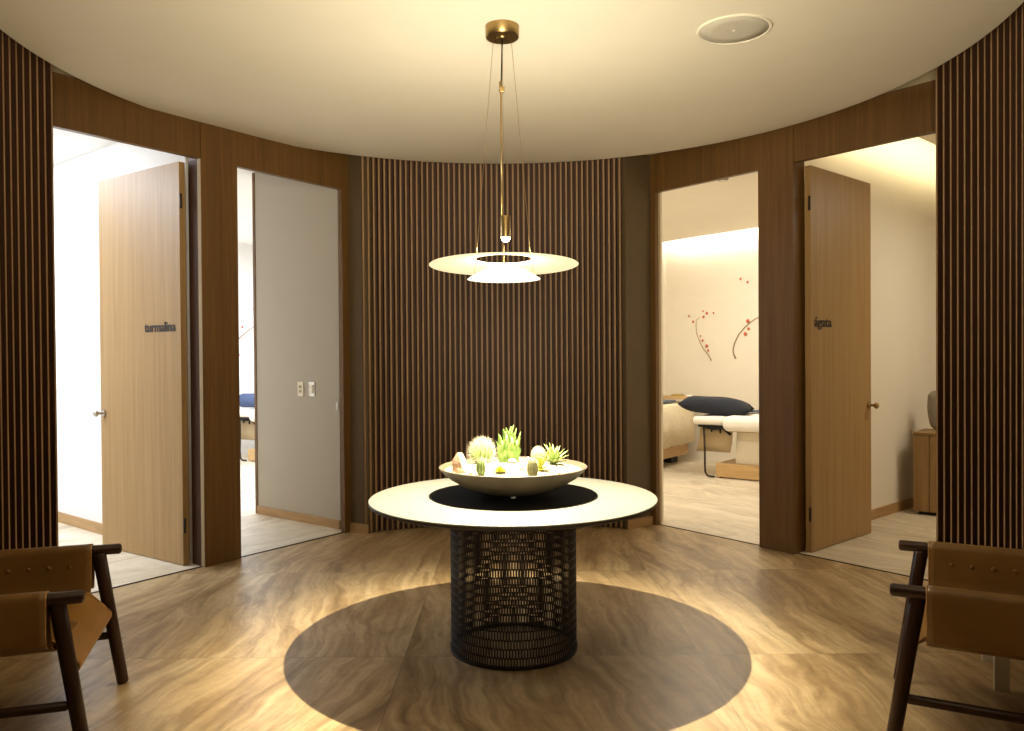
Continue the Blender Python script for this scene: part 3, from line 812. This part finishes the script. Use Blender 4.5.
# ------------------------------------------------------------------ sling armchairs
def armchair(label, loc, rz, group='sling armchairs facing the table'):
    """local: +x forward, front feet at x=0, arms at y=+-.375"""
    t = thing('sling_armchair', label, 'armchair', loc, rz, group)
    W = .37; zt = .592
    for s in (1, -1):
        bm = bmesh.new(); pole(bm, (0, s*W, 0), (-.088, s*(W-.01), zt-.01), .024, .028, 20); obj('leg', bm, M['dark_wood'], t)
        bm = bmesh.new(); pole(bm, (-.70, s*W, 0), (-.565, s*(W-.01), zt-.01), .024, .028, 20); obj('leg', bm, M['dark_wood'], t)
        bm = bmesh.new(); pole(bm, (0.0, s*W, zt), (-.72, s*W, zt), .0225, .0225, 20); obj('armrest', bm, M['dark_wood'], t)
        bm = bmesh.new(); pole(bm, (-.135, s*W, .430), (-.585, s*W, .430), .017, .017, 14); obj('side_rail', bm, M['leather'], t)
        bm = bmesh.new(); pole(bm, (-.055, s*W, .215), (-.645, s*W, .215), .017, .017, 14); obj('stretcher', bm, M['dark_wood'], t)
    for x, z in ((-.056, .325), (-.64, .320)):
        bm = bmesh.new(); pole(bm, (x, -W+.012, z), (x, W-.012, z), .019, .019, 16); obj('crossbar', bm, M['dark_wood'], t)
    bm = bmesh.new(); pole(bm, (-.60, -W, zt-.03), (-.60, W, zt-.03), .019, .019, 16); obj('back_rail', bm, M['dark_wood'], t)
    # leather sling, U cross-section over both arms
    th = .004
    def section(x, sag):
        pts = []
        r = .0275
        # outer flap up over +y arm, then down inside, seat, mirrored
        pts += [(W+r*.4, .425), (W+r*.98, .435), (W+r+.006, .48), (W+r, .56)]
        for a in range(0, 181, 30): pts.append((W+r*math.cos(math.radians(a)), zt+r*math.sin(math.radians(a))))
        pts += [(W-r-.002, .54), (W-r-.012, .47), (W-r-.02, .41)]
        pts += [(W-.07, .395-sag*.2), (.22, .385-sag*.5), (.11, .380-sag*.6), (0, .378-sag*.7)]
        return pts+[(-y, z) for y, z in pts[-2::-1]]
    xs = [-.116, -.14, -.22, -.33, -.42, -.50, -.57, -.60]
    bm = bmesh.new(); grid = []
    # front edge dips under the front bar
    for i, x in enumerate(xs):
        sag = .03+.02*(i/len(xs)); row = []
        for y, z in section(x, sag): row.append(bm.verts.new((x, y, z)))
        grid.append(row)
    for i in range(len(grid)-1):
        for k in range(len(grid[0])-1):
            f = bm.faces.new((grid[i][k], grid[i][k+1], grid[i+1][k+1], grid[i+1][k])); f.smooth = True
    o = obj('leather_sling', bm, M['leather'], t, True)
    m_ = o.modifiers.new('solid', 'SOLIDIFY'); m_.thickness = th; m_.offset = 0
    # seat front apron wrapping the crossbar
    bm = bmesh.new(); rows = []
    ycols = [-.305, -.28, -.2, -.1, 0, .1, .2, .28, .305]
    for y in ycols:
        e = abs(y)/.305
        lift = .075*e**3
        pr = [(-.26, .345+lift*.8), (-.17, .352+lift), (-.115, .358+lift*.9), (-.058, .3525+lift*.2)]
        for a in (60, 20, -20, -60, -90, -130): pr.append((-.056+.025*math.cos(math.radians(a)), .325+.026*math.sin(math.radians(a))))
        rows.append([bm.verts.new((x, y, z)) for x, z in pr])
    for i in range(len(rows)-1):
        for k in range(len(rows[0])-1): bm.faces.new((rows[i][k], rows[i][k+1], rows[i+1][k+1], rows[i+1][k])).smooth = True
    o = obj('seat_apron', bm, M['lit_leather'], t, True); o['label'] = 'tan leather seat front with lamplight in its colour'; m_ = o.modifiers.new('solid', 'SOLIDIFY'); m_.thickness = th; m_.offset = 0
    # backrest leather between the back rail and the seat
    bm = bmesh.new(); rows = []
    for y in ycols:
        pr = [(-.625, .50), (-.622, .555)]+[(-.60+.023*math.cos(math.radians(a)), zt-.03+.023*math.sin(math.radians(a))) for a in (150, 110, 70, 30)]+[(-.585, .50), (-.60, .42), (-.59, .34)]
        rows.append([bm.verts.new((x, y, z)) for x, z in pr])
    for i in range(len(rows)-1):
        for k in range(len(rows[0])-1): bm.faces.new((rows[i][k], rows[i][k+1], rows[i+1][k+1], rows[i+1][k])).smooth = True
    o = obj('backrest', bm, M['leather'], t, True); m_ = o.modifiers.new('solid', 'SOLIDIFY'); m_.thickness = th; m_.offset = 0
    # pale cut edges
    bm = bmesh.new()
    sec = [(x_, y_) for x_, y_ in section(-.116, .03)]
    tube(bm, [(-.1155, y, z) for y, z in sec], .0028, 6); obj('stitched_edge', bm, M['leather_edge'], t)
    for s in (1, -1):
        for k in range(5):
            bm = bmesh.new(); lathe(bm, [(0, .006), (.006, .005), (.0085, .002), (.009, -.001), (0, -.001)], 14)
            x = -.200-.076*k
            bm.transform(Matrix.Translation((x, s*(W-.030-.003), .535)) @ Matrix.Rotation(s*PI/2, 4, 'X'))
            obj('button', bm, M['leather'], t, True)
    return t
armchair('tan leather sling armchair with dark wood poles, left of the table', (-1.612, 3.145, 0), math.radians(17))
c2 = armchair('tan leather sling armchair with dark wood poles, right of the table', (1.50, 3.135, 0), math.radians(180-28))

# ------------------------------------------------------------------ white side table
l1 = V2(2.055, 3.355); l2 = V2(2.20, 3.69)
dy_ = (l2-l1).normalized(); t = thing('side_table', 'small white side table behind the right leather armchair', 'side table', (l1.x, l1.y, 0), math.atan2(dy_.y, dy_.x)-PI/2)
for x, y in ((0, 0), (0, .36), (.24, 0), (.24, .36)):
    bm = bmesh.new(); box(bm, x-.028, x+.028, y-.014, y+.014, 0, .475, .002); obj('leg', bm, M['white_lacquer'], t)
bm = bmesh.new(); box(bm, -.03, .27, -.03, .39, .475, .50, .003); obj('table_top', bm, M['white_lacquer'], t)

# ------------------------------------------------------------------ treatment room furniture
def soft_box(bm, x0, x1, y0, y1, z0, z1, bev, seed=0, amp=.004):
    b2 = bmesh.new(); bmesh.ops.create_cube(b2, size=1)
    for v in b2.verts: v.co = Vector((x0+(v.co.x+.5)*(x1-x0), y0+(v.co.y+.5)*(y1-y0), z0+(v.co.z+.5)*(z1-z0)))
    bmesh.ops.bevel(b2, geom=b2.edges[:]+b2.verts[:], offset=bev, segments=5, profile=.5, affect='EDGES')
    bmesh.ops.subdivide_edges(b2, edges=[e for e in b2.edges if e.calc_length() > .2], cuts=6, use_grid_fill=True)
    r = random.Random(seed); ph = [r.uniform(0, 6) for _ in range(4)]
    for v in b2.verts: v.co.z += amp*math.sin(v.co.x*13+ph[0])*math.sin(v.co.y*11+ph[1]); v.co.y += amp*math.sin(v.co.x*17+ph[2])
    for f in b2.faces: f.smooth = True
    join(bm, b2)
def massage_table(label, loc, rz, group):
    t = thing('massage_table', label, 'massage table', loc, rz, group)
    bm = bmesh.new()
    box(bm, 0, 1.35, 0, .52, .012, .17, .008); obj('plinth', bm, M['light_wood'], t)
    for x, y in ((.05, .05), (1.3, .05), (.05, .47), (1.3, .47)):
        bm = bmesh.new(); lathe(bm, [(0, 0), (.025, 0), (.025, .014), (0, .014)], 16, (x, y)); obj('foot', bm, M['black'], t)
    bm = bmesh.new(); box(bm, .20, .62, .10, .42, .17, .44, .006); obj('pedestal', bm, M['white_lacquer'], t)
    bm = bmesh.new(); box(bm, .21, .61, .11, .41, .435, .56, .006); obj('lift_column', bm, M['plastic'], t)
    bm = bmesh.new(); box(bm, .10, 1.65, -.04, .56, .545, .585, .006); obj('frame', bm, M['beige_panel'], t)
    bm = bmesh.new(); soft_box(bm, .12, 1.75, -.12, .64, .555, .725, .07, 3, .006); obj('mattress', bm, M['sheet'], t, True)
    bm = bmesh.new(); soft_box(bm, -.26, .13, -.08, .58, .612, .712, .045, 4, .004); obj('head_cushion', bm, M['sheet'], t, True)
    # folding bracket under the head section
    bm = bmesh.new()
    for y in (-.03, .50):
        box(bm, -.20, .20, y-.012, y+.012, .585, .612, .003)
        tube(bm, [(-.17, y, .600), (-.02, y-.01, .570), (.10, y-.01, .585), (.20, y, .51)], .015, 8)
        tube(bm, [(-.03, y, .59), (-.03, y-.012, .53)], .011, 8)
        tube(bm, [(.07, y, .59), (.08, y-.012, .52)], .011, 8)
    tube(bm, [(-.17, -.03, .6), (-.17, .5, .6)], .014, 8); tube(bm, [(.05, -.03, .575), (.05, .5, .575)], .014, 8)
    obj('bracket', bm, M['black'], t)
    # hanging face sling
    bm = bmesh.new(); a = [(-.21, .585), (-.215, .50), (-.23, .40), (-.26, .29)]; b = [(.20, .585), (.20, .50), (.19, .40), (.17, .30)]
    rows = []
    for (xa, za), (xb, zb) in zip(a, b): rows.append([bm.verts.new((xa+(xb-xa)*k/4, .04+.02*math.sin(k*1.3), za+(zb-za)*k/4)) for k in range(5)])
    for i in range(3):
        for k in range(4): bm.faces.new((rows[i][k], rows[i][k+1], rows[i+1][k+1], rows[i+1][k]))
    o = obj('apron', bm, M['beige_panel'], t, True); m_ = o.modifiers.new('s', 'SOLIDIFY'); m_.thickness = .012
    bm = bmesh.new(); tube(bm, [(-.15, .0, .59), (-.135, -.01, .46), (-.125, -.02, .30), (-.12, -.03, .14), (-.115, -.03, .06), (-.09, -.03, .022), (-.05, -.03, .014), (.0, -.03, .014)], .012, 10); obj('curved_leg', bm, M['threshold'], t)
    return t
rzr = math.radians(-39)
mt = massage_table('white padded massage table on a light wood plinth, right room', (2.355, 9.26, 0.003), rzr, 'massage tables')
def pillow(name, m, label, cat, loc, rz, lx, ly, h_, tilt=0):
    bm = bmesh.new(); n = 18
    top = [[None]*(n+1) for _ in range(n+1)]; bot = [[None]*(n+1) for _ in range(n+1)]
    for i in range(n+1):
        for j in range(n+1):
            u, v = i/n*2-1, j/n*2-1
            px_ = u*lx/2*(1-.10*(1-u*u)*0-.12*(abs(v)**2)*(1-abs(u)**3)*0-.06*math.cos(v*PI/2)*(abs(u)**4)); py_ = v*ly/2*(1-.10*math.cos(u*PI/2)*(abs(v)**4))
            hh = h_/2*((1-u**4)*(1-v**4))**.62*(1+.05*math.sin(5*u+2*v)+.05*math.sin(7*v-3*u))
            top[i][j] = bm.verts.new((px_, py_, hh))
            bot[i][j] = top[i][j] if i in (0, n) or j in (0, n) else bm.verts.new((px_, py_, -hh*.9))
    for i in range(n):
        for j in range(n):
            bm.faces.new((top[i][j], top[i+1][j], top[i+1][j+1], top[i][j+1]))
            f = (bot[i][j], bot[i][j+1], bot[i+1][j+1], bot[i+1][j])
            if len(set(f)) >= 3:
                try: bm.faces.new(f)
                except ValueError: pass
    o = obj(name, bm, m, None, True); o.location = loc; o.rotation_euler = (0, tilt, rz)
    return tag(o, label, cat)
cp = Matrix.Rotation(rzr, 3, 'Z') @ Vector((-.08, .20, 0))
pillow('pillow', M['navy'], 'large dark navy pillow on the head of the massage table', 'pillow', (2.355+cp.x, 9.26+cp.y, .818), math.radians(-22), .84, .50, .21, math.radians(5))
# blue folded cloth further along the right table
bm = bmesh.new(); soft_box(bm, 0.15, 1.3, .46, .62, .735, .758, .011, 8, .002)
o = obj('folded_cloth', bm, M['blue_cloth'], None, True); o.location = (2.355, 9.26, .006); o.rotation_euler = (0, 0, rzr)
tag(o, 'folded slate blue cloth on the massage table behind the navy pillow', 'cloth')

# bed with an oatmeal blanket, left part of the right room
A2 = V2(2.42, 10.68); bd = V2(.60, .80).normalized(); bn = V2(-bd.y, bd.x)
rzb = math.atan2(bd.y, bd.x); A1 = A2-bd*1.9
t = thing('treatment_bed', 'treatment bed draped with an oatmeal blanket on a wood base', 'bed', (A1.x, A1.y, .003), rzb)
bm = bmesh.new(); box(bm, .06, 1.84, .05, .70, .11, .26, .006); obj('bed_base', bm, M['light_wood'], t)
for x in (.2, 1.7):
    bm = bmesh.new(); box(bm, x-.1, x+.1, .18, .55, 0, .11, .004); obj('leg', bm, M['black'], t)
bm = bmesh.new(); soft_box(bm, .03, 1.88, .02, .74, .25, .76, .05, 9, .004); obj('mattress', bm, M['sheet'], t, True)
def drape(x0, x1, y0, y1, zt_, zb, m, name, seed, parent):
    bm = bmesh.new(); pr = [(y0-.012, zb), (y0-.014, (zb+zt_)/2), (y0-.006, zt_-.02), (y0+.02, zt_), ((y0+y1)/2, zt_+.008), (y1-.02, zt_), (y1+.006, zt_-.02), (y1+.014, (zb+zt_)/2), (y1+.012, zb)]
    rows = []
    for i in range(31):
        x = x0+(x1-x0)*i/30
        rows.append([bm.verts.new((x, y+(.012*math.sin(i*1.1+seed)*(1 if z < zt_-.05 else 0))*(1 if y > (y0+y1)/2 else -1)*(zt_-z)/.4, z+(.01*math.sin(i*.7) if z <= zb+.001 else 0))) for y, z in pr])
    for i in range(30):
        for k in range(len(pr)-1): bm.faces.new((rows[i][k], rows[i][k+1], rows[i+1][k+1], rows[i+1][k]))
    o = obj(name, bm, m, parent, True); s_ = o.modifiers.new('s', 'SOLIDIFY'); s_.thickness = .012; s_.offset = 1
    return o
drape(.0, 1.90, .0, .76, .785, .27, M['blanket'], 'blanket', 2, t)
bm = bmesh.new(); soft_box(bm, .55, 1.55, .08, .66, .812, .84, .012, 11, .002)
o = obj('bed_runner', bm, M['blue_cloth'], None, True); o.location = (A1.x, A1.y, .004); o.rotation_euler = (0, 0, rzb)
tag(o, 'slate blue cloth laid across the oatmeal blanketed bed', 'cloth')
pt = A1+bd*1.72+bn*.13
t = thing('tray', 'shallow wooden tray on the blanketed bed', 'tray', (pt.x, pt.y, .8475), math.radians(-15))
bm = bmesh.new(); box(bm, -.22, .22, -.14, .14, 0, .012, .002)
for x in (-.22, .21): box(bm, x, x+.01, -.14, .14, .01, .042, .002)
for y in (-.14, .13): box(bm, -.22, .22, y, y+.01, .01, .042, .002)
obj('tray_body', bm, M['light_wood'], t)
bm = bmesh.new(); soft_box(bm, -.10, .07, -.08, .08, 0, .05, .02, 12, .001)
o = obj('folded_towel', bm, M['gold_cloth'], None, True); o.location = (pt.x, pt.y, .8605); o.rotation_euler = (0, 0, math.radians(-15))
tag(o, 'folded olive gold towel lying in the wooden tray', 'towel')
bm = bmesh.new(); soft_box(bm, .10, .19, -.06, .06, 0, .04, .018, 13, .001)
o = obj('folded_towel', bm, M['sheet'], None, True); o.location = (pt.x, pt.y, .8605); o.rotation_euler = (0, 0, math.radians(-15))
tag(o, 'small folded white towel beside the olive one in the tray', 'towel')

# massage table, left room
lt_ = on_floor(248, 461.5)
mt2 = massage_table('massage table seen through the narrow gap in the left room', (lt_.x, lt_.y, .003), math.radians(-28), 'massage tables')
cp = Matrix.Rotation(math.radians(-28), 3, 'Z') @ Vector((0, .25, 0))
bm = bmesh.new(); n = 28
prof = [(-.33, .02), (-.325, .06), (-.31, .085), (-.28, .098), (-.1, .10), (.1, .10), (.28, .098), (.31, .085), (.325, .06), (.33, .02)]
tube(bm, [(x, 0, 0) for x, r in prof], 0, n, True, [r for x, r in prof])
o = obj('bolster', bm, M['blue_bolster'], None, True); o.location = (lt_.x+cp.x, lt_.y+cp.y, .832); o.rotation_euler = (0, 0, math.radians(-12))
tag(o, 'round blue bolster cushion on the left room massage table', 'bolster')

# ------------------------------------------------------------------ wall ornaments
def ornament(label, P, N, branch, dots, r0, group='berry branch wall ornaments', extra=None):
    N = Vector((N.x, N.y, 0)); N = N if N.dot(Vector((-P.x, -P.y, 0))) > 0 else -N
    def W(px, py): return on_wall(px, py, (P.x, P.y), (N.x, N.y))+N*.012
    pts = [W(*b) for b in branch] if branch else [W(*dots[0][:2])]
    c = sum(pts, Vector())/len(pts)
    t = thing('wall_ornament', label, 'wall ornament', c, 0, group)
    if branch:
        bm = bmesh.new(); tube(bm, [p-c for p in pts], 0, 8, True, [r0*(1.0-.6*i/(len(pts)-1)) for i in range(len(pts))]); obj('branch', bm, M['branch'], t, True)
    for px, py, r in dots:
        p = W(px, py)-c; bm = bmesh.new()
        rr_ = .85*r*(Vector((P.x, P.y)).length)/F
        b2 = bmesh.new(); bmesh.ops.create_uvsphere(b2, u_segments=16, v_segments=8, radius=rr_)
        z = Vector((0, 0, 1)); b2.transform(Matrix.Translation(p) @ N.to_track_quat('Y', 'Z').to_matrix().to_4x4() @ Matrix.Diagonal((1, .35, 1, 1))); join(bm, b2)
        obj('berry', bm, M['red'], t, True)
    return t
far = RP(-2.0, VF)
ornament('curved berry branch ornament, leftmost on the cream wall', far, VR,
         [(712, 360.5), (709, 355), (704, 349), (700, 341), (697, 333), (696.5, 326), (697, 320), (700, 317.5)],
         [(693.5, 321.8, 1.6), (704, 317, 1.6), (707.3, 313.3, 1.7), (703.5, 311.3, 1.1), (714, 313, 1.2), (689.3, 316.2, 1.1), (703, 340.5, 1.5), (707.2, 346, 2.0), (708.5, 350.5, 1.5), (701, 336, 1.0)], .006)
ornament('berry branch ornament sweeping up behind the right pillar', far, VR,
         [(736, 358.5), (734, 354), (733.5, 350), (735, 343), (739.5, 334), (745, 327.5), (750, 323), (755.5, 319), (761, 316)],
         [(748.3, 321, 2.2), (749, 328.7, 1.7), (745.8, 334, 2.2)], .009)
ornament('two loose coral berries high on the cream wall', far, VR, None, [(741, 278.8, 1.4), (748, 282.2, 1.4)], .01)
farl = PL+VL*(VFL-.0)
ornament('berry branch ornament on the white wall of the left room', farl, VL,
         [(236, 340), (238, 339), (243, 334.5), (248, 330.5), (253.5, 326.5), (258, 323)], [(241.8, 327, 1.5), (253.5, 309, 1.6), (238.5, 355, 1.3)], .008)

# ------------------------------------------------------------------ cabinet and grey cushion in the right outer room
c0 = V2(3.545, 7.06); cdv = V2(.77, -.638).normalized(); rzc = math.atan2(cdv.y, cdv.x)
t = thing('wood_cabinet', 'low oak cabinet beside the cream wall in the right room', 'cabinet', (c0.x, c0.y, .003), rzc)
bm = bmesh.new(); box(bm, .0, .62, .022, .44, .03, .705, .002); obj('cabinet_body', bm, M['cabinet_wood'], t)
bm = bmesh.new(); box(bm, .03, .59, .05, .40, 0, .03); obj('plinth', bm, M['black'], t)
bm = bmesh.new(); box(bm, -.004, .624, -.002, .444, .705, .727, .002); obj('cabinet_top', bm, M['cabinet_wood'], t)
for x0, x1 in ((.0, .124), (.129, .372), (.377, .62)):
    bm = bmesh.new(); box(bm, x0, x1, 0, .0215, .032, .702, .0015); obj('door', bm, M['cabinet_wood'], t)
bm = bmesh.new(); n = 24; rows = []
soft_box(bm, .08, .48, .16, .30, 0, .36, .065, 15, .003)
for v in bm.verts:
    k = v.co.z/.36; v.co.x = .28+(v.co.x-.28)*(.86+.20*math.sin(min(1, k*1.25)*PI*.6)); v.co.y += .04*k
o = obj('grey_cushion', bm, M['grey_cloth'], None, True); o.location = (c0.x-.01, c0.y+.0, .732); o.rotation_euler = (0, 0, rzc)
tag(o, 'grey rounded cushion standing upright on the oak cabinet', 'cushion')

# ------------------------------------------------------------------ lights
def light(name, kind, loc, energy, col, **kw):
    l = bpy.data.lights.new(name, kind); l.energy = energy; l.color = col
    for k, v in kw.items():
        if k != 'rot' and k != 'aim': setattr(l, k, v)
    o = bpy.data.objects.new(name, l); COL.objects.link(o); o.location = loc
    if 'aim' in kw: o.rotation_euler = (Vector(kw['aim'])-Vector(loc)).to_track_quat('-Z', 'Y').to_euler()
    return o
WARM = (1, .90, .66)
light('pendant_spot', 'SPOT', (LX+.010, LY-.065, 1.94), 1380, WARM, spot_size=math.radians(90), spot_blend=.66, shadow_soft_size=.010, aim=(LX+.010, LY-.065, 0))
light('recess_fill', 'POINT', (0, 4.2, 3.19), 7, (1, .90, .66), shadow_soft_size=.05)  # unseen fill added to brighten the recess above the ceiling disc
light('pendant_uplight', 'AREA', (LX, LY, 1.875), 10.5, (1, .91, .74), shape='DISK', size=.24, aim=(LX, LY+.001, 4))
light('pendant_glow', 'POINT', (LX+.010, LY, 1.94), 10, WARM, shadow_soft_size=.02)
# unseen fill lights added for the hall, one aimed up at the ceiling
light('hall_fill', 'AREA', (0, 1.0, 3.2), 5, (1, .88, .66), shape='DISK', size=.9, aim=(0, 2.2, 0))
light('ceiling_fill', 'AREA', (0, -.2, 1.7), 44, (1, .89, .68), shape='DISK', size=1.0, spread=math.radians(80), aim=(0, 3.9, 3.25))
# left rooms: daylight
def aim_light(name, p, z, aimp, az, e, c, sx_, sy_): return light(name, 'AREA', (p.x, p.y, z), e, c, shape='RECTANGLE', size=sx_, size_y=sy_, aim=(aimp.x, aimp.y, az))
aim_light('left_outer_room_light', LP(2.5, 2.2), 3.05, LP(2.3, 2.2), 0, 135, (.80, .88, 1), 1.6, 2.0)
aim_light('left_inner_room_light', LP(-1.2, 3.0), 3.05, LP(-1.2, 3.0), 0, 190, (.84, .90, 1), 2.4, 2.0)
# right inner room
aim_light('right_inner_room_light', RP(-1.0, 1.6), 2.96, RP(-1.0, 1.6), 0, 72, (1, .93, .80), 2.0, 1.6)
aim_light('right_cove_light', RP(-1.2, 3.40), 3.10, RP(-1.2, 3.62), 2.85, 34, (1, .92, .76), 3.4, .05)
# right outer room
pc = pa-pn*1.7+pd*.3
aim_light('right_outer_room_light', pc, 2.9, pc, 0, 34, (1, .88, .68), 1.0, 1.0)
pv = pa-pn*.36+pd*.2
lo_ = aim_light('right_outer_cove_light', pv, 3.36, pv+pn*.36, 3.1, 16, (1, .86, .52), 3.0, .05)
